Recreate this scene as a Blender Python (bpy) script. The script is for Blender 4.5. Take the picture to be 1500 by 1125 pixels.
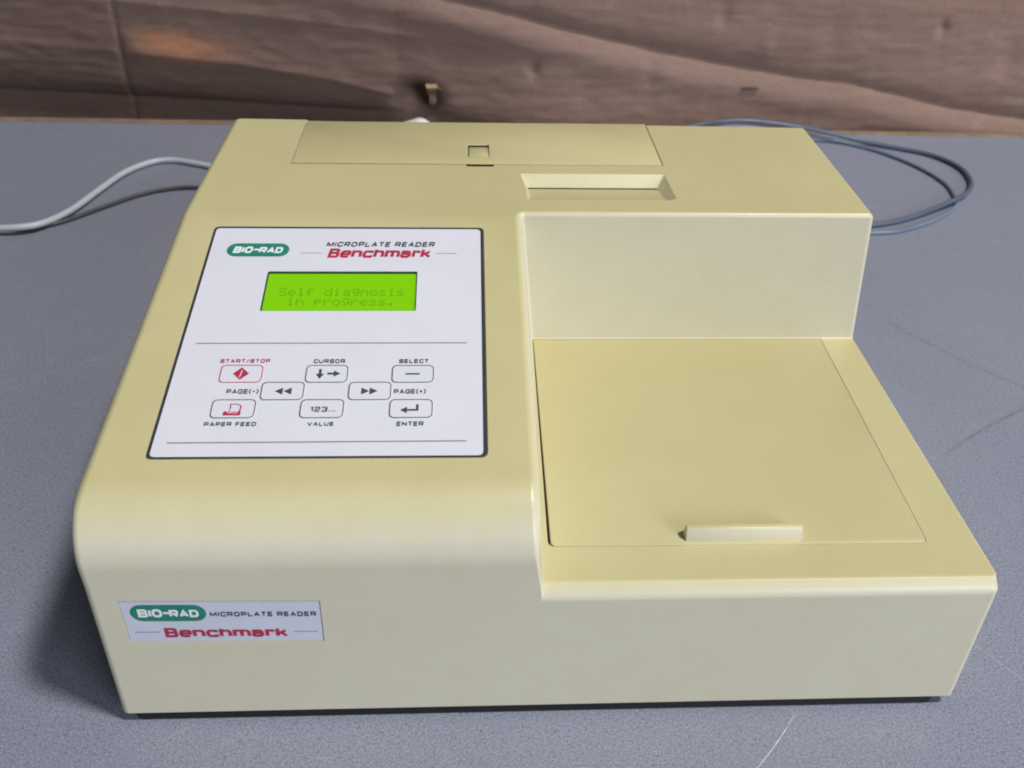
import bpy, bmesh, math, random
from mathutils import Vector, Matrix, noise
random.seed(4)
S = bpy.context.scene
for o in list(bpy.data.objects): bpy.data.objects.remove(o)
C = S.collection

# ------------------------------------------------------------------ camera
cd = bpy.data.cameras.new('camera'); cam = bpy.data.objects.new('camera', cd); C.objects.link(cam)
cr = Vector((0.99880846, -0.04178002, 0.02522089)); cu = Vector((0.00441574, 0.59204772, 0.80589081)); cf = Vector((0.0486021, 0.80481919, -0.59152676))
M4 = Matrix((cr, cu, -cf)).transposed().to_4x4(); M4.translation = (0.15429513, -0.25707618, 0.38051529)
cam.matrix_world = M4
cd.sensor_width = 36; cd.sensor_fit = 'HORIZONTAL'; cd.lens = 32.548; cd.clip_start = .01; cd.clip_end = 50
cd.dof.use_dof = True; cd.dof.focus_distance = .43; cd.dof.aperture_fstop = 15
S.camera = cam
S.cycles.filter_width = 1.9
S.render.resolution_x = 1024; S.render.resolution_y = 768

# ------------------------------------------------------------------ world and lamps
wd = bpy.data.worlds.new('World'); S.world = wd; wd.use_nodes = True
bg = wd.node_tree.nodes['Background']; bg.inputs[0].default_value = (.80, .88, 1.0, 1); bg.inputs[1].default_value = .05
S.view_settings.view_transform = 'Standard'; S.view_settings.look = 'None'; S.view_settings.exposure = 0; S.view_settings.gamma = 1

def area(name, loc, aim, size, power, col, sizey=None):
    l = bpy.data.lights.new(name, 'AREA'); l.energy = power; l.color = col; l.size = size
    if sizey: l.shape = 'RECTANGLE'; l.size_y = sizey
    o = bpy.data.objects.new(name, l); C.objects.link(o); o.location = loc
    o.rotation_euler = (Vector(aim) - Vector(loc)).to_track_quat('-Z', 'Y').to_euler()
    return o
area('ceiling_lamp', (2.05, -.75, 4.2), (.19, .15, .05), .5, 186, (1, .98, .95), .5)
area('window_lamp', (3.3, -3.9, 1.75), (.19, .1, .06), 2.5, 200, (.86, .92, 1))
sp = bpy.data.lights.new('added_glow_spot', 'SPOT'); sp.energy = 5.2; sp.color = (1, .55, .2); sp.spot_size = math.radians(12); sp.spot_blend = 1; sp.shadow_soft_size = .012
so = bpy.data.objects.new('added_glow_spot', sp); C.objects.link(so); so.location = (-.44, .69, .085)
so.scale = (1.15, .5, 1); so.rotation_euler = (Vector((-.182, .805, .066)) - so.location).to_track_quat('-Z', 'Y').to_euler()  # unseen spot, added and squashed to throw the orange patch on the cardboard

# ------------------------------------------------------------------ material helpers
def mat(name, col, rough=.5, spec=.5, emit=None, es=0):
    m = bpy.data.materials.new(name); m.use_nodes = True; b = m.node_tree.nodes['Principled BSDF']
    b.inputs['Base Color'].default_value = (*col, 1); b.inputs['Roughness'].default_value = rough; b.inputs['Specular IOR Level'].default_value = spec
    if emit: b.inputs['Emission Color'].default_value = (*emit, 1); b.inputs['Emission Strength'].default_value = es
    return m
class NT:
    def __init__(s, m): s.t = m.node_tree; s.b = s.t.nodes['Principled BSDF']; s.co = s.t.nodes.new('ShaderNodeTexCoord').outputs['Object']
    def n(s, typ, ins=None, **kw):
        x = s.t.nodes.new('ShaderNode' + typ)
        for k, v in kw.items(): setattr(x, k, v)
        for k, v in (ins or {}).items():
            if hasattr(v, 'is_linked'): s.t.links.new(v, x.inputs[k])
            else: x.inputs[k].default_value = v
        return x
    def link(s, o, i): s.t.links.new(o, s.b.inputs[i])
    def math(s, op, a, b=0., c=0.):
        return s.n('Math', {0: a, 1: b, 2: c}, operation=op).outputs[0]
    def mapr(s, v, a, b, c, d, smooth=False):
        return s.n('MapRange', {0: v, 1: a, 2: b, 3: c, 4: d}, interpolation_type='SMOOTHSTEP' if smooth else 'LINEAR').outputs[0]
    def noise(s, scale, detail=2, vec=None, rough=.5):
        return s.n('TexNoise', {'Vector': vec or s.co, 'Scale': scale, 'Detail': detail, 'Roughness': rough}).outputs[0]
    def mix(s, f, a, b):
        x = s.t.nodes.new('ShaderNodeMix'); x.data_type = 'RGBA'
        for i, v in ((0, f), (6, a), (7, b)):
            if hasattr(v, 'is_linked'): s.t.links.new(v, x.inputs[i])
            else: x.inputs[i].default_value = v
        return x.outputs[2]
    def bump(s, h, strength, dist):
        s.link(s.n('Bump', {'Height': h, 'Strength': strength, 'Distance': dist}).outputs[0], 'Normal')

def plastic():
    # aged ABS: faces turned to the ceiling have yellowed, upright ones stayed paler
    m = mat('cream_plastic', (.52, .47, .26), .36, .45); t = NT(m)
    big = t.noise(9, 3); spk = t.n('TexVoronoi', {'Vector': t.co, 'Scale': 42.}).outputs['Distance']
    gate = t.math('GREATER_THAN', t.noise(23, 1), .57)
    speck = t.math('MULTIPLY', t.math('LESS_THAN', spk, .026), gate)
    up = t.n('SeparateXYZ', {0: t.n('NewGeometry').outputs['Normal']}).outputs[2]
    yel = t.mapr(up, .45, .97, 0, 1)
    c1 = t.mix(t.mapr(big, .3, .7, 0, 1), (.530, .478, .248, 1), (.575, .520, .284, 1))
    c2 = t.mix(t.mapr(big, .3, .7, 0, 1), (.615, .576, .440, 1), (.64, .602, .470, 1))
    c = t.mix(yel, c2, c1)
    c = t.mix(t.mapr(t.noise(1300, 2), .35, .65, 0, .07), c, (.36, .32, .18, 1))
    c = t.mix(t.mapr(t.noise(55, 4, rough=.65), .45, .75, 0, .10), c, (.44, .37, .17, 1))
    c = t.mix(t.math('MULTIPLY', speck, .55), c, (.12, .09, .05, 1))
    t.link(c, 'Base Color')
    t.link(t.mapr(t.noise(30, 3), .3, .7, .30, .42), 'Roughness')
    bv = t.n('Bevel', {'Radius': .0004}, samples=4).outputs[0]
    t.link(t.n('Bump', {'Height': t.noise(1500, 2), 'Strength': .22, 'Distance': .0003, 'Normal': bv}).outputs[0], 'Normal')
    return m
def table_mat():
    m = mat('speckled_laminate', (.2, .2, .25), .5, .4); t = NT(m)
    n1 = t.noise(900, 3, rough=.75); n2 = t.noise(1700, 1); n3 = t.noise(5, 4); n4 = t.noise(420, 2); n5 = t.noise(60, 4, rough=.7)
    c = t.mix(t.mapr(n1, .36, .64, 0, 1), (.140, .153, .198, 1), (.310, .328, .405, 1))
    c = t.mix(t.mapr(n2, .60, .70, 0, .6), c, (.52, .54, .62, 1))
    c = t.mix(t.mapr(n4, .62, .70, 0, .5), c, (.085, .092, .13, 1))
    c = t.mix(t.mapr(n3, .3, .7, 0, .30), c, (.15, .16, .215, 1))
    c = t.mix(t.mapr(n5, .58, .75, 0, .30), c, (.34, .35, .40, 1))
    sx = t.n('SeparateXYZ', {0: t.co}); X, Y = sx.outputs[0], sx.outputs[1]
    def scratch(c, A, B, bow, w, col, amt):
        A, B = Vector(A), Vector(B); L = (B - A).length; d = (B - A) / L; mid = (A + B) / 2; nrm = Vector((-d.y, d.x))
        R = (L * L / 4 + bow * bow) / (2 * bow); cen = mid + nrm * (bow - R)
        px, py = t.math('SUBTRACT', X, cen.x), t.math('SUBTRACT', Y, cen.y)
        dist = t.math('SQRT', t.math('ADD', t.math('MULTIPLY', px, px), t.math('MULTIPLY', py, py)))
        line = t.mapr(t.math('ABSOLUTE', t.math('SUBTRACT', dist, abs(R))), w * .3, w, 1, 0)
        along = t.math('ADD', t.math('MULTIPLY', t.math('SUBTRACT', X, mid.x), d.x), t.math('MULTIPLY', t.math('SUBTRACT', Y, mid.y), d.y))
        side = t.math('ADD', t.math('MULTIPLY', px, (mid - cen).x), t.math('MULTIPLY', py, (mid - cen).y))
        line = t.math('MULTIPLY', line, t.mapr(t.math('ABSOLUTE', along), L * .40, L * .5, 1, 0))
        line = t.math('MULTIPLY', line, t.math('GREATER_THAN', side, 0))
        line = t.math('MULTIPLY', line, t.mapr(t.noise(120, 2), .3, .6, .3 * amt, amt))
        return t.mix(line, c, (*col, 1))
    c = scratch(c, (.245, -.055), (.309, .004), -.004, .00035, (.62, .63, .68), .9)
    c = scratch(c, (.40, .055), (.445, -.01), .003, .0003, (.5, .5, .56), .5)
    c = scratch(c, (.452, .188), (.60, .272), .006, .0016, (.06, .065, .09), .38)
    c = scratch(c, (.47, .36), (.56, .25), -.006, .003, (.08, .085, .12), .22)
    c = scratch(c, (.5, .02), (.62, .2), .02, .0004, (.45, .46, .52), .4)
    c = scratch(c, (-.2, .2), (-.06, .32), .015, .0006, (.4, .41, .46), .3)
    t.link(c, 'Base Color'); t.link(t.mapr(n3, .3, .7, .42, .6), 'Roughness')
    t.bump(n1, .10, .0002)
    return m
def cardboard_mat():
    m = mat('brown_cardboard', (.2, .14, .11), .8, .15); t = NT(m)
    st = t.n('Mapping', {'Vector': t.co, 'Scale': (3.0, 8, 190)}).outputs[0]
    st2 = t.n('Mapping', {'Vector': t.co, 'Scale': (1.2, 4, 22)}).outputs[0]
    a, b, f = t.noise(1.5, 5, st, .65), t.noise(1.5, 4, st2), t.noise(240, 3)
    c = t.mix(t.mapr(a, .3, .7, 0, 1), (.235, .146, .114, 1), (.270, .178, .143, 1))
    c = t.mix(t.mapr(b, .35, .7, 0, .45), c, (.30, .205, .172, 1))
    c = t.mix(t.mapr(f, .4, .75, 0, .3), c, (.15, .10, .085, 1))
    pale = t.mapr(t.noise(22, 4), .62, .74, 0, .4)
    c = t.mix(pale, c, (.34, .265, .23, 1))
    t.link(c, 'Base Color'); t.bump(a, .22, .001)
    return m
def fine(name, col, rough, var=.12, scale=300, spec=.5):
    m = mat(name, col, rough, spec); t = NT(m)
    n = t.noise(scale, 3)
    t.link(t.mix(t.mapr(n, .3, .7, 0, 1), tuple(x * (1 - var) for x in col) + (1,), tuple(min(1, x * (1 + var)) for x in col) + (1,)), 'Base Color')
    t.link(t.mapr(t.noise(40, 3), .3, .7, max(.05, rough - .08), min(1, rough + .08)), 'Roughness')
    return m
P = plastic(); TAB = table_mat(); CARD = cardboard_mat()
WHITE = fine('white_overlay', (.66, .66, .73), .42, .02, 60)
t_ = NT(WHITE); v_ = t_.n('TexVoronoi', {'Vector': t_.co, 'Scale': 48.}).outputs['Distance']
f_ = t_.math('MULTIPLY', t_.math('LESS_THAN', v_, .028), t_.math('GREATER_THAN', t_.noise(31, 1), .66))
sm_ = t_.mapr(t_.noise(35, 4), .5, .75, 0, .16)
t_.link(t_.mix(f_, t_.mix(sm_, (.665, .665, .735, 1), (.56, .555, .59, 1)), (.30, .28, .28, 1)), 'Base Color')
LABEL = fine('white_label_stock', (.58, .60, .70), .4, .03, 80)
DARK = fine('dark_border_ink', (.035, .035, .04), .5)
INK = fine('charcoal_ink', (.05, .05, .065), .6)
GREY = fine('grey_rule_ink', (.20, .20, .25), .6)
RED = fine('crimson_ink', (.42, .02, .06), .6)
PINK = fine('pale_crimson_ink', (.52, .24, .30), .6)
GREEN = fine('green_ink', (.012, .20, .135), .55)
LOGOW = fine('white_ink', (.78, .80, .82), .5, .02)
BASE = fine('black_base_shade', (.008, .008, .010), .7)  # base plate colour, near-black to double as the shade beneath the body
RUB = fine('black_rubber', (.015, .015, .015), .8)
TAN = fine('tan_edge_wood', (.24, .165, .11), .7, .2, 60)
FLAP = fine('torn_kraft_paper', (.34, .25, .14), .85, .25, 200)
CW = fine('pale_grey_cable_jacket', (.50, .535, .57), .45, .05, 60)
CB = fine('dark_grey_cable_jacket', (.055, .055, .065), .5, .1, 60)
CG = fine('blue_grey_cable_jacket', (.085, .11, .16), .4, .1, 60)
CL = fine('steel_blue_cable_jacket', (.15, .19, .27), .4, .1, 60)
PLUG = fine('white_plug_plastic', (.75, .72, .74), .4, .04, 60)
LCD = mat('lit_green_lcd', (.06, .17, .003), .25, .5, (.225, .63, .0), .70)
LTXT = mat('lcd_segment', (.02, .07, .005), .3, .4, (.175, .53, .001), .63)

# ------------------------------------------------------------------ mesh helpers
def link(name, me, m, parent=None, smooth=None):
    if m is not None:
        idx = [p.material_index for p in me.polygons]; ml = m if isinstance(m, (list, tuple)) else [m]
        me.materials.clear()
        for x in ml: me.materials.append(x)
        if len(ml) > 1:
            for p, k in zip(me.polygons, idx): p.material_index = k
    o = bpy.data.objects.new(name, me); C.objects.link(o)
    if parent: o.parent = parent
    if smooth is not None:
        for p in me.polygons: p.use_smooth = True
        me.set_sharp_from_angle(angle=math.radians(smooth))
    return o
def bm_mesh(bm, name='m'):
    bmesh.ops.recalc_face_normals(bm, faces=bm.faces)
    me = bpy.data.meshes.new(name); bm.to_mesh(me); bm.free(); return me
def prism(poly, z0, z1, bm=None, bev=0, seg=2, top_only=True):
    bm = bm or bmesh.new()
    lo = [bm.verts.new((x, y, z0)) for x, y in poly]; hi = [bm.verts.new((x, y, z1)) for x, y in poly]; n = len(poly)
    bm.faces.new(lo[::-1]); tf = bm.faces.new(hi)
    for i in range(n): bm.faces.new((lo[i], lo[(i + 1) % n], hi[(i + 1) % n], hi[i]))
    if bev: bmesh.ops.bevel(bm, geom=list(tf.edges), offset=bev, segments=seg, affect='EDGES', profile=.5)
    return bm
def rrect(x0, y0, x1, y1, r, seg=5, corners=(1, 1, 1, 1), skew=0):
    out = []
    for k, (cx, cy, a) in enumerate(((x0, y0, 180), (x1, y0, 270), (x1, y1, 0), (x0, y1, 90))):
        if not corners[k] or r == 0: out.append((cx, cy)); continue
        ox, oy = cx + (r if cx == x0 else -r), cy + (r if cy == y0 else -r)
        for i in range(seg + 1):
            t = math.radians(a + 90 * i / seg); out.append((ox + r * math.cos(t), oy + r * math.sin(t)))
    return out
def fill2d(polys, ext=0):
    """filled flat shape (holes by even-odd) -> mesh in xy"""
    cu_ = bpy.data.curves.new('c', 'CURVE'); cu_.dimensions = '2D'; cu_.fill_mode = 'BOTH'; cu_.extrude = ext
    for pl in polys:
        s = cu_.splines.new('POLY'); s.points.add(len(pl) - 1)
        for i, (x, y) in enumerate(pl): s.points[i].co = (x, y, 0, 1)
        s.use_cyclic_u = True
    o = bpy.data.objects.new('c', cu_); C.objects.link(o); bpy.context.view_layer.update()
    me = bpy.data.meshes.new_from_object(o.evaluated_get(bpy.context.evaluated_depsgraph_get()))
    bpy.data.objects.remove(o); return me
r_ = .5
GL = {  # wide square-cut letters: width, strokes of (x, y[, corner radius]); a leading 1 closes the stroke
 'A': (1.1, [[0, (0, 0), (.5, 1), (1, 0)], [0, (.2, .30), (.8, .30)]]), 'B': (1.05, [[1, (0, .52), (0, 1), (.94, 1, r_), (.94, .52, r_)], [1, (0, 0), (0, .52), (1, .52, r_), (1, 0, r_)]]),
 'C': (1.0, [[0, (1, .70), (1, 1, r_), (0, 1, r_), (0, 0, r_), (1, 0, r_), (1, .30)]]), 'D': (1.05, [[1, (0, 0), (0, 1), (1, 1, r_), (1, 0, r_)]]),
 'E': (.92, [[0, (1, 1), (0, 1), (0, 0), (1, 0)], [0, (0, .5), (.94, .5)]]), 'F': (.9, [[0, (1, 1), (0, 1), (0, 0)], [0, (0, .48), (.92, .48)]]),
 'G': (1.05, [[0, (1, .74), (1, 1, r_), (0, 1, r_), (0, 0, r_), (1, 0, r_), (1, .46), (.55, .46)]]), 'I': (0, [[0, (.5, 0), (.5, 1)]]), 'L': (.88, [[0, (0, 1), (0, 0), (1, 0)]]),
 'M': (1.3, [[0, (0, 0), (0, 1)], [0, (0, 1), (.5, .1), (1, 1)], [0, (1, 1), (1, 0)]]), 'N': (1.1, [[0, (0, 0), (0, 1)], [0, (0, 1), (1, 0)], [0, (1, 0), (1, 1)]]),
 'O': (1.1, [[1, (0, 0, r_), (0, 1, r_), (1, 1, r_), (1, 0, r_)]]), 'P': (1.0, [[0, (0, 0), (0, 1), (1, 1, r_), (1, .40, r_), (0, .40)]]),
 'R': (1.05, [[0, (0, 0), (0, 1), (1, 1, r_), (1, .42, r_), (0, .42)], [0, (.55, .42), (1, 0)]]), 'S': (1.0, [[0, (1, .76), (1, 1, r_), (0, 1, r_), (0, .5, r_), (1, .5, r_), (1, 0, r_), (0, 0, r_), (0, .24)]]),
 'T': (.98, [[0, (0, 1), (1, 1)], [0, (.5, 1), (.5, 0)]]), 'U': (1.05, [[0, (0, 1), (0, 0, r_), (1, 0, r_), (1, 1)]]), 'V': (1.1, [[0, (0, 1), (.5, 0), (1, 1)]]),
 '/': (.6, [[0, (0, 0), (1, 1)]]), '(': (.34, [[0, (1, 1.15), (0, .8, .2), (0, .2, .2), (1, -.15)]]), ')': (.34, [[0, (0, 1.15), (1, .8, .2), (1, .2, .2), (0, -.15)]]),
 '-': (.6, [[0, (0, .5), (1, .5)]]), '+': (.7, [[0, (0, .5), (1, .5)], [0, (.5, .86), (.5, .14)]]), '.': (0, [[0, (.5, 0), (.5, .2)]]),
 '1': (.42, [[0, (0, .78), (1, 1), (1, 0)]]), '2': (.9, [[0, (0, .72), (0, 1, r_), (1, 1, r_), (1, .55, r_), (0, .42, r_), (0, 0), (1, 0)]]), '3': (.9, [[0, (0, .76), (0, 1, r_), (1, 1, r_), (1, .52, .2), (.35, .52)], [0, (.6, .52), (1, .52, .2), (1, 0, r_), (0, 0, r_), (0, .24)]]),
 'e': (1.0, [[0, (.97, .02), (.6, 0, .1), (0, 0, r_), (0, .74, r_), (1, .74, r_), (1, .37), (0, .37)]]), 'n': (.98, [[0, (0, 0), (0, .74), (1, .74, r_), (1, 0)]]), 'c': (.95, [[0, (1, .53), (1, .74, r_), (0, .74, r_), (0, 0, r_), (1, 0, r_), (1, .21)]]),
 'h': (.98, [[0, (0, 1), (0, 0)], [0, (0, .74), (1, .74, r_), (1, 0)]]), 'm': (1.6, [[0, (0, 0), (0, .74), (1, .74, r_), (1, 0)], [0, (.5, .74), (.5, 0)]]), 'a': (1.0, [[0, (0, .56), (0, .74, .18), (.94, .74, r_), (.94, 0)], [0, (.94, .41), (0, .41, .2), (0, 0, .2), (.94, .02)]]),
 'r': (.66, [[0, (0, 0), (0, .74), (1, .74, .15), (1, .55)]]), 'k': (1.0, [[0, (0, 1), (0, 0)], [0, (0, .30), (.92, .74)], [0, (.38, .44), (1, 0)]])}
def text2d(body, w, h, cx, cy, shear=0, tx=.2, ty=.16, gap=.22, wide=1.):
    """stroked lettering fitted to a w x h box centred on cx, cy"""
    V, F = [], []; x = 0.; zk = 0
    for ch in body:
        if ch == ' ': x += .75; continue
        gw, strokes = GL[ch]; gw = gw * wide
        for st in strokes:
            closed, raw = st[0], st[1:]; pts = []; n = len(raw)
            mp = lambda p: Vector((tx / 2 + p[0] * gw + x, ty / 2 + p[1] * (1 - ty)))
            for i, p in enumerate(raw):
                q = mp(p)
                if len(p) < 3: pts.append(q); continue
                a, b = mp(raw[i - 1]), mp(raw[(i + 1) % n]); r = min(p[2], (a - q).length * .49, (b - q).length * .49)
                da, db = (a - q).normalized(), (b - q).normalized()
                for k in range(5): t = k / 4; pts.append((q + da * r) * (1 - t) ** 2 + q * 2 * t * (1 - t) + (q + db * r) * t * t)
            n = len(pts); base = len(V); zk += 1
            for i, q in enumerate(pts):
                d0 = (q - pts[i - 1]) if (i or closed) else None; d1 = (pts[(i + 1) % n] - q) if (i < n - 1 or closed) else None
                d0 = (d0 or d1).normalized(); d1 = (d1 or d0).normalized()
                n0, n1 = Vector((-d0.y, d0.x)), Vector((-d1.y, d1.x)); m_ = n0 + n1
                m_ = m_ / max(.45, m_.length_squared / 2)
                o = Vector((m_.x * tx / 2, m_.y * ty / 2))
                for s_ in (1, -1): V.append((q.x + s_ * o.x, q.y + s_ * o.y, (zk % 3) * 8e-6))
            for i in range(n if closed else n - 1):
                j = (i + 1) % n; F.append((base + 2 * i + 1, base + 2 * j + 1, base + 2 * j, base + 2 * i))
        x += gw + tx + gap
    V = [(a + shear * b, b, c) for a, b, c in V]
    x0, x1 = min(v[0] for v in V), max(v[0] for v in V); y0, y1 = min(v[1] for v in V), max(v[1] for v in V)
    if '(' in body: y0, y1 = 0 - .12, 1.12
    me = bpy.data.meshes.new('t')
    me.from_pydata([((a - (x0 + x1) / 2) * w / (x1 - x0) + cx, (b - (y0 + y1) / 2) * h / (y1 - y0) + cy, c) for a, b, c in V], [], F)
    return me
def lift(me, z):
    for v in me.vertices: v.co.z += z
    return me
def join(parts):
    """[(mesh, material index)] -> one mesh"""
    V, F, I = [], [], []
    for me, k in parts:
        b = len(V); V += [v.co[:] for v in me.vertices]
        for p in me.polygons: F.append([b + i for i in p.vertices]); I.append(k)
    me = bpy.data.meshes.new('j'); me.from_pydata(V, [], F)
    for p, k in zip(me.polygons, I): p.material_index = k
    return me
mm = lambda pts: [(x * .001, y * .001) for x, y in pts]
def empty(name, loc, label, cat):
    o = bpy.data.objects.new(name, None); C.objects.link(o); o.location = loc; o.empty_display_size = .05
    o['label'] = label; o['category'] = cat; return o
def tag(o, label, cat, group=None):
    o['label'] = label; o['category'] = cat
    if group: o['group'] = group
def tube(name, pts, r, m, seg=12, sub=8, flat=1.):
    n = len(pts); P3 = [Vector(p) for p in pts]; path = []
    for i in range(n - 1):
        a, b, c, d = P3[max(i - 1, 0)], P3[i], P3[i + 1], P3[min(i + 2, n - 1)]
        for k in range(sub):
            t = k / sub; path.append(.5 * (2 * b + (c - a) * t + (2 * a - 5 * b + 4 * c - d) * t * t + (3 * b - a - 3 * c + d) * t ** 3))
    path.append(P3[-1]); bm = bmesh.new(); rings = []
    for i, q in enumerate(path):
        d = (path[min(i + 1, len(path) - 1)] - path[max(i - 1, 0)]).normalized()
        s = d.cross(Vector((0, 0, 1))).normalized(); u = s.cross(d)
        rings.append([bm.verts.new(q + s * math.cos(a) * r + u * math.sin(a) * r * flat) for a in [2 * math.pi * k / seg for k in range(seg)]])
    for A, B in zip(rings, rings[1:]):
        for k in range(seg): bm.faces.new((A[k], A[(k + 1) % seg], B[(k + 1) % seg], B[k]))
    bm.faces.new(rings[0][::-1]); bm.faces.new(rings[-1])
    return link(name, bm_mesh(bm), m, None, 60)

# ------------------------------------------------------------------ table
tb = prism(rrect(-1.7, -.9, 2.2, .742, .0), -.03, 0)
table = link('table', bm_mesh(tb), TAB); table.rotation_euler.z = -.0195; table['kind'] = 'structure'
st = link('edge_strip', bm_mesh(prism([(-1.7, .7425), (2.2, .7425), (2.2, .753), (-1.7, .753)], -.03, .0012, bev=.001)), TAN, table)

# ------------------------------------------------------------------ cardboard sheet
def lerp_line(pts, x):
    if x <= pts[0][0]: (a, b), (c, d) = pts[0], pts[1]
    elif x >= pts[-1][0]: (a, b), (c, d) = pts[-2], pts[-1]
    else:
        for (a, b), (c, d) in zip(pts, pts[1:]):
            if a <= x <= c: break
    return b + (d - b) * (x - a) / (c - a)
D1 = [(-.05, .165), (.097, .137), (.203, .117), (.261, .102), (.389, .074), (.524, .053), (.582, .049), (.704, .023), (.786, .012), (1.0, -.02)]
E1 = [(-.40, .060), (-.228, .053), (-.091, .046), (.004, .035), (.092, .015), (.2, -.01)]
U1 = [(-.4, .114), (-.221, .111), (-.117, .106), (.01, .098), (.15, .085)]
def disp(X, Z):
    d = 0.
    q = Z - lerp_line(D1, X); fade = min(1, max(0, (X + .1) / .25))
    d -= fade * .0085 * math.exp(-abs(q) / .011) * (1. if q > 0 else .9)
    d += fade * .004 * math.exp(-((q + .022) / .016) ** 2)
    q = Z - lerp_line(E1, X); fade = max(0, min(1, (X + .235) / .02)) * max(0, min(1, (.16 - X) / .1)) + .35 * max(0, min(1, (-.235 - X) / .01))
    d += fade * .0032 * math.exp(-abs(q) / (.012 if q > 0 else .006))
    q = Z - lerp_line(U1, X); fade = max(0, min(1, (.2 - X) / .15))
    d += fade * .0022 * math.exp(-abs(q) / .008)
    d -= .0028 * math.exp(-abs(X + .240 - Z * .10) / .0024)                # upright fold
    if X < .30: d -= .12 * (.30 - X) * min(1, (.30 - X) / .22)             # the sheet bows away
    d -= .02 * math.exp(-(max(Z, -.005) / .012)) * max(0, min(1, (.25 - X) / .2)) * .4
    d += .15 * max(-.03, Z) * max(0, min(1, (.40 - X) / .35))             # and leans forward at its top
    v = Vector((X * 3.1, Z * 9, .3)); d += .006 * (noise.noise(v)) + .0011 * noise.noise(v * 4) + .0007 * noise.noise(v * 13)
    for (dx, dz, s, a) in ((.229, .060, .006, .004), (.666, .112, .005, .004), (.358, .055, .010, .0025), (.55, .10, .012, .002), (.48, .09, .008, -.002), (.43, .118, .008, .003), (.29, .03, .012, .002), (.75, .08, .012, .003)):
        d -= a * math.exp(-(((X - dx) / s) ** 2 + ((Z - dz) / (s * 1.6)) ** 2))
    d -= .034 * math.exp(-(((X - .100) / .020) ** 2 + ((Z - .016) / .016) ** 2))   # torn hollow
    d -= .005 * math.exp(-(((X - .15) / .05) ** 2 + ((Z - .05) / .05) ** 2))
    return d
xs_ = []; x = -1.7
while x < 2.2:
    xs_.append(x); x += .0025 if -.42 < x < .86 else .02
zs_ = [-.12, -.06] + [-.03 + .0022 * i for i in range(95)] + [.2, .25, .32, .42]
V, F = [], []
for Z in zs_:
    for X in xs_: V.append((X, .7655 - .0205 * X - disp(X, Z), Z))
n = len(xs_)
for j in range(len(zs_) - 1):
    for i in range(n - 1): F.append((j * n + i, j * n + i + 1, (j + 1) * n + i + 1, (j + 1) * n + i))
me = bpy.data.meshes.new('sheet'); me.from_pydata(V, [], F)
board = link('cardboard_sheet', me, CARD, None, 180)
so_ = board.modifiers.new('thickness', 'SOLIDIFY'); so_.thickness = .004; so_.offset = -1
tag(board, 'creased brown cardboard sheet standing upright behind the table', 'cardboard')
def ribbon(name, path, w, th, m, parent):
    bm = bmesh.new(); R = []
    for (p, wx) in path:
        p = Vector(p); R.append([bm.verts.new(p + Vector((-w * wx, 0, 0))), bm.verts.new(p + Vector((w * wx, -.0015, .0004))), bm.verts.new(p + Vector((w * wx, th - .0015, .0004))), bm.verts.new(p + Vector((-w * wx, th, 0)))])
    for A, B in zip(R, R[1:]):
        for k in range(4): bm.faces.new((A[k], A[(k + 1) % 4], B[(k + 1) % 4], B[k]))
    bm.faces.new(R[0]); bm.faces.new(R[-1][::-1])
    return link(name, bm_mesh(bm), m, parent, 30)
yy = lambda X, Z: .7655 - .0205 * X - disp(X, Z)
ribbon('torn_flap', [((.1175, yy(.1175, .008) - .001, .008), .7), ((.117, yy(.117, .018) - .004, .018), .8), ((.1155, yy(.115, .03) - .008, .029), .9), ((.1145, yy(.115, .04) - .010, .0385), 1.0), ((.1165, yy(.115, .04) - .016, .0405), 1.15), ((.1175, yy(.115, .04) - .020, .0375), 1.1)], .0055, .0015, FLAP, board)
ribbon('torn_flap', [((.1235, yy(.12, .02) - .004, .024), .5), ((.124, yy(.12, .03) - .008, .031), .6), ((.1255, yy(.12, .03) - .012, .0335), .6)], .004, .0012, FLAP, board)
ribbon('surface_tear', [((.470, yy(.47, .0415) - .0006, .0415), 1), ((.4705, yy(.47, .0435) - .003, .0433), .9), ((.471, yy(.47, .0445) - .0015, .0445), .6)], .010, .0008, fine('tear_brown', (.10, .07, .045), .9), board)

# ------------------------------------------------------------------ microplate reader
W, z0, zs, zt, yu, yb, xs, zf = .38, .006, .08524, .16465, .1888, .3205, .18343, .12351
sl = (zt - zf) / yu; ang = math.atan(sl)
RO = Vector((W / 2, yb / 2, 0))
reader = empty('microplate_reader', RO, 'cream yellowed plastic microplate reader with lit green display on grey table', 'lab instrument')
def part(name, me, m, smooth=None, parent=reader, loc=None):
    o = link(name, me, m, parent, smooth)
    if parent is reader: o.location = (loc if loc else Vector((0, 0, 0))) - RO
    return o

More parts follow.
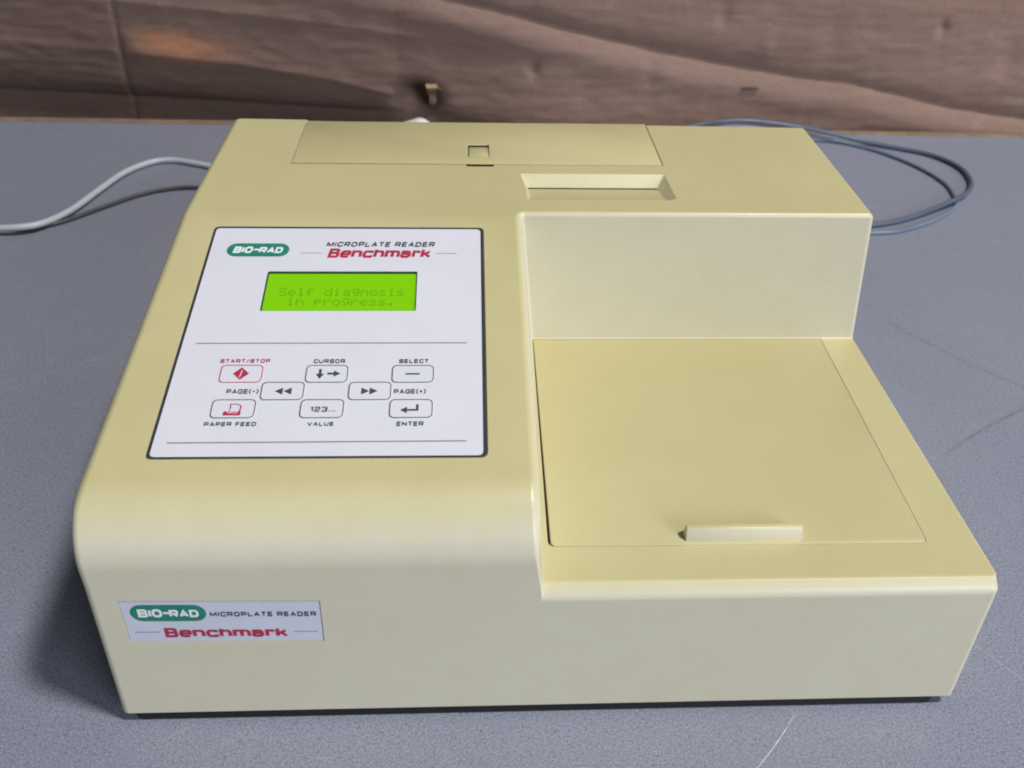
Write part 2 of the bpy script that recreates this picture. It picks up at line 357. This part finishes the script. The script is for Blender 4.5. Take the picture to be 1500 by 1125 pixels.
def housing():
    bm = bmesh.new(); ch, cy = .0042, .0050
    R = .029; T = R * math.tan((math.pi / 2 - ang) / 2)
    cyc, czc = R, zf - T
    arc = []
    NA = 12
    for i in range(NA + 1):
        a = math.pi - (math.pi / 2 - ang) * i / NA
        arc.append((cyc + R * math.cos(a), czc + R * math.sin(a)))
    PL = [(0, z0)] + arc + [(yu, zt), (yb, zt), (yb, z0)]
    stepx = lambda y, z: xs + (.0080 if z < zs + .001 and y > .1 else .0022 if z < zs + .001 and y > -1 and z > .05 else 0)
    Lv = [bm.verts.new((0, y + (.0037 if y > .3 else 0), z)) for y, z in PL]
    Mv = [bm.verts.new((xs, y, z)) for y, z in PL]
    B = bm.verts.new((xs + .0020, 0, zs - ch)); Cc = bm.verts.new((xs + .0022, cy, zs)); Dd = bm.verts.new((xs + .0080, yu, zs))
    PR = [(0, z0), (0, zs - ch), (cy, zs), (yu, zs), (yu, zt), (yb, zt), (yb, z0)]
    Rv = [bm.verts.new((W, y - (.0037 if y > .3 else 0), z)) for y, z in PR]
    nA = len(PL); top = nA - 3; back = nA - 2; bb = nA - 1
    caps = [bm.faces.new(Lv)]
    bm.faces.new([Lv[0], Lv[1], Mv[1], B, Mv[0]][::-1])
    for i in range(1, nA - 1): bm.faces.new((Lv[i], Mv[i], Mv[i + 1], Lv[i + 1]))
    bm.faces.new((Lv[bb], Mv[bb], Mv[0], Lv[0]))
    Ms = [Mv[0], B, Cc, Dd, Mv[top], Mv[back], Mv[bb]]
    for i in range(7): bm.faces.new((Ms[i], Rv[i], Rv[(i + 1) % 7], Ms[(i + 1) % 7]))
    caps.append(bm.faces.new(Rv[::-1]))
    step = bm.faces.new([B] + Mv[1:top + 1] + [Dd, Cc])
    bmesh.ops.recalc_face_normals(bm, faces=bm.faces)
    lay = bm.edges.layers.float.new('bevel_weight_edge')
    def w(a, b, r):
        e = bm.edges.get((a, b))
        if e: e[lay] = r / .006
    for i in range(0, back): w(Lv[i], Lv[i + 1], .0045)
    w(Lv[back], Lv[bb], .0045); w(Lv[bb], Lv[0], .0015); w(Mv[bb], Rv[6], .0015)
    w(Lv[0], Mv[0], .0015); w(Mv[0], Rv[0], .0015); w(Lv[back], Mv[back], .003); w(Mv[back], Rv[5], .003)
    w(Rv[0], Rv[1], .004); w(Rv[1], Rv[2], .004); w(Rv[2], Rv[3], .0022); w(Rv[3], Rv[4], .003); w(Rv[4], Rv[5], .0035); w(Rv[5], Rv[6], .0035); w(Rv[6], Rv[0], .0015)
    for i in range(1, top): w(Mv[i], Mv[i + 1], .0048)
    w(B, Mv[1], .0048)
    w(Mv[top], Dd, .002)
    w(Mv[top], Rv[4], .0028)
    w(B, Rv[1], .0011); w(Cc, Rv[2], .0011)
    w(Cc, Dd, .0009); w(Dd, Rv[3], .0009)
    me = bpy.data.meshes.new('h'); bm.to_mesh(me); bm.free()
    o = bpy.data.objects.new('h', me); C.objects.link(o)
    md = o.modifiers.new('b', 'BEVEL'); md.limit_method = 'WEIGHT'; md.width = .006; md.segments = 5; md.use_clamp_overlap = True; md.miter_outer = 'MITER_ARC'
    bpy.context.view_layer.update()
    me2 = bpy.data.meshes.new_from_object(o.evaluated_get(bpy.context.evaluated_depsgraph_get())); bpy.data.objects.remove(o)
    bm = bmesh.new(); bm.from_mesh(me2)
    for z in (.03, zs + .004, .105, .120, .135, .150):
        bmesh.ops.bisect_plane(bm, geom=[g for g in list(bm.verts) + list(bm.edges) + [f for f in bm.faces if abs(f.normal.x) > .9 and (f.calc_center_median().x < .03 or f.calc_center_median().x > W - .03)]], plane_co=(0, 0, z), plane_no=(0, 0, 1), dist=1e-6)
    for v in bm.verts:                                                     # mould draft of the flanks
        x, y, z = v.co
        lo = -.0027 * max(0, min(1, (zs - z) / (zs - z0)))
        if x < .02:
            s = lo - .0006 + .008 * max(0, (z - zf) / (zt - zf)); v.co.x += s * min(1, (.02 - x) / .010)
        if x > W - .02:
            s = lo - .0017 + .008 * max(0, (z - zs) / (zt - zs)); v.co.x -= s * min(1, (x - W + .02) / .010)
    me = bpy.data.meshes.new('h2'); bm.to_mesh(me); bm.free()
    return me

hme = housing()
ho = bpy.data.objects.new('h', hme); C.objects.link(ho); cutters = []
def cut(me, mtx=None):
    o = bpy.data.objects.new('cutter', me); C.objects.link(o)
    if mtx: o.matrix_world = mtx
    m = ho.modifiers.new('cut', 'BOOLEAN'); m.operation = 'DIFFERENCE'; m.solver = 'EXACT'; m.object = o; cutters.append(o)
PM = Matrix.Translation((0, 0, zf)) @ Matrix.Rotation(ang, 4, 'X')
PAN = [(.0236, .0332), (.1629, .0328), (.1633, .1812), (.0260, .1814)]
def rpoly(quad, r, seg=5):
    out = []; n = len(quad)
    for i in range(n):
        p, a, b = Vector(quad[i]), Vector(quad[i - 1]), Vector(quad[(i + 1) % n])
        da, db = (a - p).normalized(), (b - p).normalized()
        for k in range(seg + 1):
            t = k / seg; q = (p + da * r) * (1 - t) ** 2 + p * 2 * t * (1 - t) + (p + db * r) * t * t; out.append((q.x, q.y))
    return out
def inset(quad, d):
    c = sum((Vector(q) for q in quad), Vector((0, 0))) / len(quad); out = []
    n = len(quad)
    for i in range(n):
        p, a, b = Vector(quad[i]), Vector(quad[i - 1]), Vector(quad[(i + 1) % n])
        da, db = (a - p).normalized(), (b - p).normalized(); s = abs(da.x * db.y - da.y * db.x)
        out.append(tuple(p + (da + db) * d / s))
    return out
cut(bm_mesh(prism(rpoly(PAN, .003), -.0007, .01)), PM)                       # panel recess
LC = (.0573, .1193, .1305, .1476)
cut(bm_mesh(prism(rrect(*LC, .0012), -.005, .01)), PM)                       # display well
LIDP = [(.1893, .0248), (.3585, .0242), (.3617, .1883), (.1922, .1884)]
cut(bm_mesh(prism(rpoly(LIDP, .0035, 4)[:12] + LIDP[2:], zs - .008, zs + .02)))
DP = (.0535, .2517, .2700, .34)
cut(bm_mesh(prism(rrect(*DP, 0), zt - .0014, zt + .02)))
cut(bm_mesh(prism([(.0535, .2517), (.2700, .2517), (.2700, .305), (.0535, .305)], zt - .045, zt - .0004)))
cut(bm_mesh(prism([(.1545, .2492), (.1703, .2492), (.1703, .2530), (.1545, .2530)], zt - .03, zt + .02)))
def slot_cut():
    bm = bmesh.new(); zt_ = zt + .0008; d = .0055
    x0, x1, ya, yf = .1848, .2688, .2402, .2045
    top = [bm.verts.new(v) for v in ((x0, yf, zt_), (x1 + .0012, yf, zt_), (x1, ya, zt_), (x0, ya, zt_))]
    bot = [bm.verts.new(v) for v in ((x0 + .0045, yf + .001, zt - .0003), (x1 - .0055, yf + .001, zt - .0003), (x1 - .0055, ya - .0085, zt - d), (x0 + .0045, ya - .0085, zt - d))]
    bm.faces.new(top); bm.faces.new(bot[::-1])
    for i in range(4): bm.faces.new((top[i], top[(i + 1) % 4], bot[(i + 1) % 4], bot[i]))
    return bm_mesh(bm)
cut(slot_cut())
cut(bm_mesh(prism([(.1893, .2290), (.2634, .2290), (.2634, .2500), (.1893, .2500)], zt - .0066, zt - .0053)))
NR = Matrix.Rotation(math.pi / 2, 4, 'X') @ Matrix.Rotation(-.0185, 4, 'Z')
cut(bm_mesh(prism(mm(rrect(-40.6, -12.9, 40.6, 12.9, .5)), -.0009, .01)), Matrix.Translation((.0525, 0, .06925)) @ NR)   # name label recess
bpy.context.view_layer.update()
hme = bpy.data.meshes.new_from_object(ho.evaluated_get(bpy.context.evaluated_depsgraph_get()))
for o in cutters + [ho]: bpy.data.objects.remove(o)
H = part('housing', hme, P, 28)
wn = H.modifiers.new('wn', 'WEIGHTED_NORMAL'); wn.keep_sharp = True; wn.weight = 80

# base plate, set forward to stand in for shade under the front; feet
part('base_plate_shade', bm_mesh(prism(rrect(.0015, .0012, .3768, .314, .004), .0006, z0 + .001)), BASE, 40)
for fx in (.03, .35):
    for fy in (.03, .285):
        part('foot', bm_mesh(prism([(fx + .011 * math.cos(a), fy + .011 * math.sin(a)) for a in [math.tau * k / 20 for k in range(20)]], 0, .004)), RUB, 40)

# sample lid with pull handle
LQ = [(.1907, .02505), (.35835, .02438), (.36155, .1879), (.1926, .1879)]
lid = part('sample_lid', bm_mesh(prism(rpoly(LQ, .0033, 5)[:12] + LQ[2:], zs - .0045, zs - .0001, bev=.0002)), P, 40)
def bar(secs, bev):
    bm = bmesh.new(); R = [[bm.verts.new(p) for p in s] for s in secs]; n = len(R[0])
    for A, B in zip(R, R[1:]):
        for k in range(n): bm.faces.new((A[k], A[(k + 1) % n], B[(k + 1) % n], B[k]))
    bm.faces.new(R[0]); bm.faces.new(R[-1][::-1]); bmesh.ops.recalc_face_normals(bm, faces=bm.faces)
    bmesh.ops.bevel(bm, geom=list(bm.edges), offset=bev, segments=2, affect='EDGES', profile=.5)
    return bm_mesh(bm)
hs = lambda x: [(x, .0266, zs - .0015), (x, .0285, zs + .0062), (x, .0312, zs + .0066), (x, .0345, zs - .0015)]
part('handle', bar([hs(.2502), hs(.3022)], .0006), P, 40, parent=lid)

# printer door with latch
door_bm = prism(rrect(.0540, .2529, .2695, .3190, .0), zt - .0011, zt - .0001, bev=.00015)
for v in door_bm.verts:
    if v.co.z < zt - .0005 and v.co.y < .26: v.co.y += .0016
dme = bm_mesh(door_bm); do = bpy.data.objects.new('d', dme); C.objects.link(do)
cme = bm_mesh(prism([(.1556, .2640), (.1682, .2640), (.1682, .2832), (.1556, .2832)], zt - .01, zt + .01))
co = bpy.data.objects.new('c', cme); C.objects.link(co); m_ = do.modifiers.new('b', 'BOOLEAN'); m_.operation = 'DIFFERENCE'; m_.object = co; m_.solver = 'EXACT'
bpy.context.view_layer.update(); dme = bpy.data.meshes.new_from_object(do.evaluated_get(bpy.context.evaluated_depsgraph_get()))
bpy.data.objects.remove(do); bpy.data.objects.remove(co)
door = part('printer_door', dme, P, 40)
bm = prism([(.1562, .2635), (.1679, .2635), (.1679, .2826), (.1562, .2826)], zt - .0013, zt - .0002, bev=.0002)
for v in bm.verts: v.co.z -= .0016 * max(0, (v.co.y - .264) / .019)
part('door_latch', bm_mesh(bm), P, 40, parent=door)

# ------------------------------------------------------------------ control panel (local xy = panel plane)
px0 = Vector((0, 0, zf)) + Matrix.Rotation(ang, 3, 'X') @ Vector((0, 0, -.0006))
hole = rrect(LC[0] + .0002, LC[1] + .0002, LC[2] - .0002, LC[3] - .0002, .001)
PI_ = inset(PAN, .0003)
pme = fill2d([rpoly(PI_, .0028), hole[::-1]], .0002); lift(pme, .0002)
panel = part('control_panel', pme, WHITE, 30, loc=px0); panel.rotation_euler.x = ang
panel['label'] = 'white membrane control panel with dark border'
ZP = .00052
def sub(name, me, m, z=ZP, parent=panel): return link(name, lift(me, z), m, parent)
sub('panel_border', fill2d([rpoly(PI_, .0028), rpoly([(a + dx, b + dy) for (a, b), (dx, dy) in zip(PI_, ((.0013, .0010), (-.0016, .0010), (-.0014, -.0011), (.0012, -.0011)))], .0024)[::-1]]), DARK)
for a in ((32.0, 154.2, 98.5), (31.0, 154.0, 41.7)):
    sub('rule_line', fill2d([mm([(a[0], a[2] - .28), (a[1], a[2] - .28), (a[1], a[2] + .28), (a[0], a[2] + .28)])]), GREY)
# display
bez = fill2d([rrect(*[c + d for c, d in zip(LC, (.0001, .0001, -.0001, -.0001))], .001), rrect(LC[0] + .0007, LC[1] + .0005, LC[2] - .0007, LC[3] - .0005, +.0008)[::-1]], .0007)
sub('display_bezel', bez, DARK, -.0006)
disp_o = sub('display', bm_mesh(prism(rrect(LC[0] + .0003, LC[1] + .0003, LC[2] - .0003, LC[3] - .0003, .0006), -.0016, 0)), LCD, -.0011); disp_o['label'] = 'lit green liquid crystal display'
G = {'S': '01110 10001 10000 01110 00001 10001 01110', 'e': '00000 00000 01110 10001 11111 10000 01110', 'l': '01100 00100 00100 00100 00100 00100 01110',
     'f': '00110 01001 01000 11100 01000 01000 01000', 'd': '00001 00001 01101 10011 10001 10001 01111', 'i': '00100 00000 01100 00100 00100 00100 01110',
     'a': '00000 00000 01110 00001 01111 10001 01111', 'g': '00000 01111 10001 10001 01111 00001 01110', 'n': '00000 00000 10110 11001 10001 10001 10001',
     'o': '00000 00000 01110 10001 10001 10001 01110', 's': '00000 00000 01110 10000 01110 00001 11110', 'p': '00000 00000 11110 10001 11110 10000 10000',
     'r': '00000 00000 10110 11001 10000 10000 10000', '.': '00000 00000 00000 00000 00000 01100 01100', ' ': ' '.join(['00000'] * 7)}
def dots(txt, x, y, pitch, ph):
    V, F = [], []; dw = pitch / 6
    for i, c in enumerate(txt):
        for r, row in enumerate(G[c].split()):
            for k, b in enumerate(row):
                if b == '1':
                    X, Y = x + i * pitch + k * dw, y + ph - (r + 1) * ph / 7; b0 = len(V)
                    V += [(X + .04, Y + .04, 0), (X + dw - .04, Y + .04, 0), (X + dw - .04, Y + ph / 7 - .04, 0), (X + .04, Y + ph / 7 - .04, 0)]; F.append((b0, b0 + 1, b0 + 2, b0 + 3))
    me = bpy.data.meshes.new('d'); me.from_pydata([(a * .001, b * .001, c) for a, b, c in V], [], F); return me
sub('display_text', dots('Self diagnosis', 64.4, 131.2, 4.33, 5.9), LTXT, -.00102)
sub('display_text', dots('in progress.', 68.9, 124.6, 4.33, 5.9), LTXT, -.00102)
# brand marks
def badge(parent, x0, x1, cy, h, z, shear):
    r = h / 2; pl = []
    for i in range(17): a = math.radians(90 + 180 * i / 16); pl.append((x0 + r + r * math.cos(a), cy + r * math.sin(a)))
    for i in range(17): a = math.radians(-90 + 180 * i / 16); pl.append((x1 - r + r * math.cos(a), cy + r * math.sin(a)))
    sub('brand_badge', fill2d([mm(pl)]), GREEN, z, parent)
    w = (x1 - x0) * .80; cx = (x0 + x1) / 2; hh = h * .50; k = .001
    sub('brand_lettering', join([(text2d('BIO', w * .40 * k, hh * k, (cx - w * .30) * k, cy * k, shear, .40, .27, .10), 0), (text2d('RAD', w * .485 * k, hh * k, (cx + w * .2575) * k, cy * k, shear, .40, .27, .10), 0),
        (fill2d([mm([(cx - w * .085, cy - h * .05), (cx + w * .06, cy - h * .05), (cx + w * .065, cy + h * .075), (cx - w * .08, cy + h * .075)])]), 0)]), LOGOW, z + .00006, parent)
badge(panel, 35.2, 66.0, 163.1, 9.9, ZP, .28)
T = lambda body, x0, x1, y0, y1, m, shear=0, tx=.26, ty=.21, gap=.22: sub('lettering', text2d(body, (x1 - x0) * .001, (y1 - y0) * .001, (x0 + x1) * .0005, (y0 + y1) * .0005, shear, tx, ty, gap), m)
T('MICROPLATE READER', 84.0, 138.5, 165.7, 169.8, INK, .3, .31, .25, .26)
T('Benchmark', 85.2, 136.2, 157.3, 164.3, RED, .3, .44, .235, .08)
for a in ((71.8, 82.5), (138.9, 149.5)): sub('rule_line', fill2d([mm([(a[0], 160.55), (a[1], 160.55), (a[1], 161.0), (a[0], 161.0)])]), PINK)
for s, x0, x1, y0, m in (('START/STOP', 44.9, 66.8, 86.4, RED), ('CURSOR', 86, 100, 86.0, INK), ('SELECT', 124, 137, 85.9, INK), ('PAPER FEED', 44.2, 65.9, 50.3, INK), ('VALUE', 87.2, 98, 50.0, INK), ('ENTER', 124.5, 135.9, 49.8, INK)):
    T(s, x0, x1, y0, y0 + 2.5, m, 0, .31, .25, .26)
T('PAGE(-)', 50.5, 64.2, 67.9, 71.2, INK, 0, .29, .24, .20); T('PAGE(+)', 122.5, 136.4, 67.5, 70.8, INK, 0, .29, .24, .20)
# keys: raised pad + outline + symbol
def key(cx, cy, ink, sym, symink, label):
    w, h = 9.25, 5.2
    pad = bm_mesh(prism(mm(rrect(cx - w, cy - h, cx + w, cy + h, 2.3)), 0, .00022, bev=.00018))
    ring = lift(fill2d([mm(rrect(cx - w, cy - h, cx + w, cy + h, 2.3)), mm(rrect(cx - w + .42, cy - h + .42, cx + w - .42, cy + h - .42, 1.95))[::-1]]), .00028)
    ps = [(pad, 0), (ring, 1)]
    for s in sym: ps.append((lift(s, .00028), 2))
    o = sub('key', join(ps), [WHITE, ink, symink], .00045); o['label'] = label
pg = lambda pts: fill2d([mm(pts)])
key(55.3, 79.7, RED, [fill2d([mm([(51.6, 79.8), (55.1, 76.2), (58.7, 79.8), (55.1, 83.5)]), mm([(54.5, 77.6), (55.0, 77.6), (55.8, 82.0), (55.3, 82.0)])[::-1]])], RED, 'start stop key with red diamond')
ar = lambda x, y, d: [(x + a * math.cos(d) - b * math.sin(d), y + a * math.sin(d) + b * math.cos(d)) for a, b in ((-2.8, .62), (0, .62), (0, 1.85), (3.0, 0), (0, -1.85), (0, -.62), (-2.8, -.62))]
key(92.6, 79.5, INK, [pg(ar(89.6, 79.5, -math.pi / 2)), pg(ar(95.6, 79.6, 0))], INK, 'cursor key with two arrows')
key(130.4, 79.3, INK, [pg([(127.2, 78.8), (133.4, 78.8), (133.4, 79.7), (127.2, 79.7)])], INK, 'select key with dash')
tri = lambda x, y, s: [(x, y), (x + s * 3.5, y + 2), (x + s * 3.5, y - 2)]
key(74.5, 69.6, INK, [pg(tri(71.1, 69.5, 1)), pg(tri(74.9, 69.5, 1))], INK, 'page back key with double arrow')
key(112.1, 69.4, INK, [pg(tri(115.5, 69.3, -1)), pg(tri(111.9, 69.3, -1))], INK, 'page forward key with double arrow')
key(55.0, 59.7, INK, [fill2d([mm([(53.0, 57.6), (53.6, 60.0), (53.2, 62.3), (55.5, 62.6), (57.9, 61.9), (58.6, 60.4), (57.9, 57.6)]), mm([(53.5, 58.0), (54.1, 60.1), (53.8, 61.9), (55.5, 62.1), (57.4, 61.6), (57.9, 60.3), (57.4, 58.0)])[::-1]]), pg([(51.0, 56.0), (58.4, 56.0), (58.4, 57.2), (53.2, 57.2), (52.4, 58.3), (51.2, 58.1)]), pg([(57.0, 57.2), (58.4, 57.2), (58.5, 58.6)])], RED, 'paper feed key with red paper symbol')
key(92.4, 59.5, INK, [text2d('123...', .0105, .0031, .0928, .0592, 0, .27, .22, .24)], INK, 'value key marked 123')
key(130.3, 59.3, INK, [pg([(125.6, 58.5), (128.6, 60.3), (128.6, 59.0), (132.4, 59.0), (132.4, 61.6), (133.5, 61.6), (133.5, 58.0), (128.6, 58.0), (128.6, 56.6)])], INK, 'enter key with return arrow')

# ------------------------------------------------------------------ name label on the front (local xy -> world xz)
nm = part('name_label', bm_mesh(prism(mm(rrect(-40.3, -12.7, 40.3, 12.7, .4)), 0, .0006)), LABEL, None, loc=Vector((.0525, .0008, .06925)))
nm.rotation_euler = NR.to_euler()
nm['label'] = 'white front name label'

ZL = .00068
badge(nm, -37.2, -6.4, 5.35, 10.1, ZL, 0)
def TL(body, x0, x1, y0, y1, m, tx, ty, gap): sub('lettering', text2d(body, (x1 - x0) * .001, (y1 - y0) * .001, (x0 + x1) * .0005, (y0 + y1) * .0005, 0, tx, ty, gap), m, ZL, nm)
TL('MICROPLATE READER', -5.0, 38.6, 3.1, 6.3, INK, .31, .25, .26)
TL('Benchmark', -25.3, 25.6, -10.1, -4.1, RED, .44, .235, .09)
for a in ((-37.5, -27.4), (28.4, 38.4)): sub('rule_line', fill2d([mm([(a[0], -6.85), (a[1], -6.85), (a[1], -6.5), (a[0], -6.5)])]), GREY, ZL, nm)

# ------------------------------------------------------------------ cables and plug
w_ = [(-1.2, .60), (-.9, .56), (-.60, .520), (-.45, .496), (-.33, .482), (-.255, .4805), (-.228, .482), (-.2135, .492), (-.200, .518), (-.1895, .562), (-.178, .605), (-.160, .632), (-.141, .6385), (-.119, .632), (-.096, .622), (-.05, .60), (.01, .55), (.05, .47), (.06, .40), (.06, .335)]
zw = lambda x, y: .0038 + (.006 if x > -.235 else .004)
white = tube('power_cable', [(x, y, (.0032 + .0042 * math.exp(-((x + .235) / .04) ** 2) if x < .03 else .02 if y > .38 else .035)) for x, y in w_], .0029, CW)
tag(white, 'thick pale grey cable curving over the table beside the cream reader', 'cable')
b_ = [(-1.2, .50), (-.9, .51), (-.60, .505), (-.42, .500), (-.32, .494), (-.252, .490), (-.233, .4885), (-.217, .4925), (-.198, .507), (-.176, .532), (-.153, .557), (-.131, .571), (-.104, .576), (-.05, .57), (.02, .52), (.08, .42), (.09, .335)]
blk = tube('signal_cable', [(x, y, .0021 if y > .43 else .012 if y > .4 else .03) for x, y in b_], .0019, CB)
tag(blk, 'thin dark grey cable lying under the thick pale cable', 'cable')
o_ = [(.30, .335, .03), (.36, .42, .006), (.42, .475, .0028), (.47, .492, .0028), (.525, .501, .0028), (.566, .515, .003), (.628, .551, .0065), (.657, .583, .004), (.668, .612, .0028), (.6675, .641, .0028), (.650, .670, .0028), (.613, .691, .0028), (.579, .703, .006), (.546, .705, .013), (.510, .700, .021), (.46, .700, .0265), (.43, .700, .0255), (.401, .70, .021), (.35, .69, .010), (.28, .66, .0028), (.20, .60, .0028), (.18, .45, .004), (.19, .335, .03)]
oc = tube('data_cable', o_, .0024, CG)
tag(oc, 'dark blue-grey cable making the wider loop on the table beside the reader', 'cable')
i_ = [(.28, .335, .03), (.34, .41, .006), (.41, .462, .002), (.46, .480, .002), (.520, .487, .002), (.551, .492, .002), (.593, .515, .002), (.626, .545, .002), (.634, .568, .002), (.637, .597, .002), (.627, .634, .002), (.605, .671, .002), (.577, .697, .002), (.545, .708, .005), (.510, .702, .013), (.46, .697, .0205), (.42, .696, .019), (.36, .68, .006), (.28, .64, .002), (.22, .58, .002), (.21, .45, .004), (.21, .335, .03)]
ic = tube('data_cable', i_, .0019, CL)
tag(ic, 'thinner steel blue cable making the narrower loop inside the dark one', 'cable')
bm = bmesh.new(); bmesh.ops.create_uvsphere(bm, u_segments=24, v_segments=14, radius=1)
for v in bm.verts:
    k = 1 + .12 * math.sin(v.co.x * 4); v.co = (v.co.x * .021, v.co.y * .012 * k, v.co.z * .0125 * k + .0125 * .98 + v.co.x * .001)
    v.co.z = max(v.co.z, 0)
pl = link('adapter_plug', bm_mesh(bm), PLUG, None, 60); pl.location = (.100, .700, 0)
tag(pl, 'small rounded white plug on the table peeking over the back edge of the reader', 'plug')
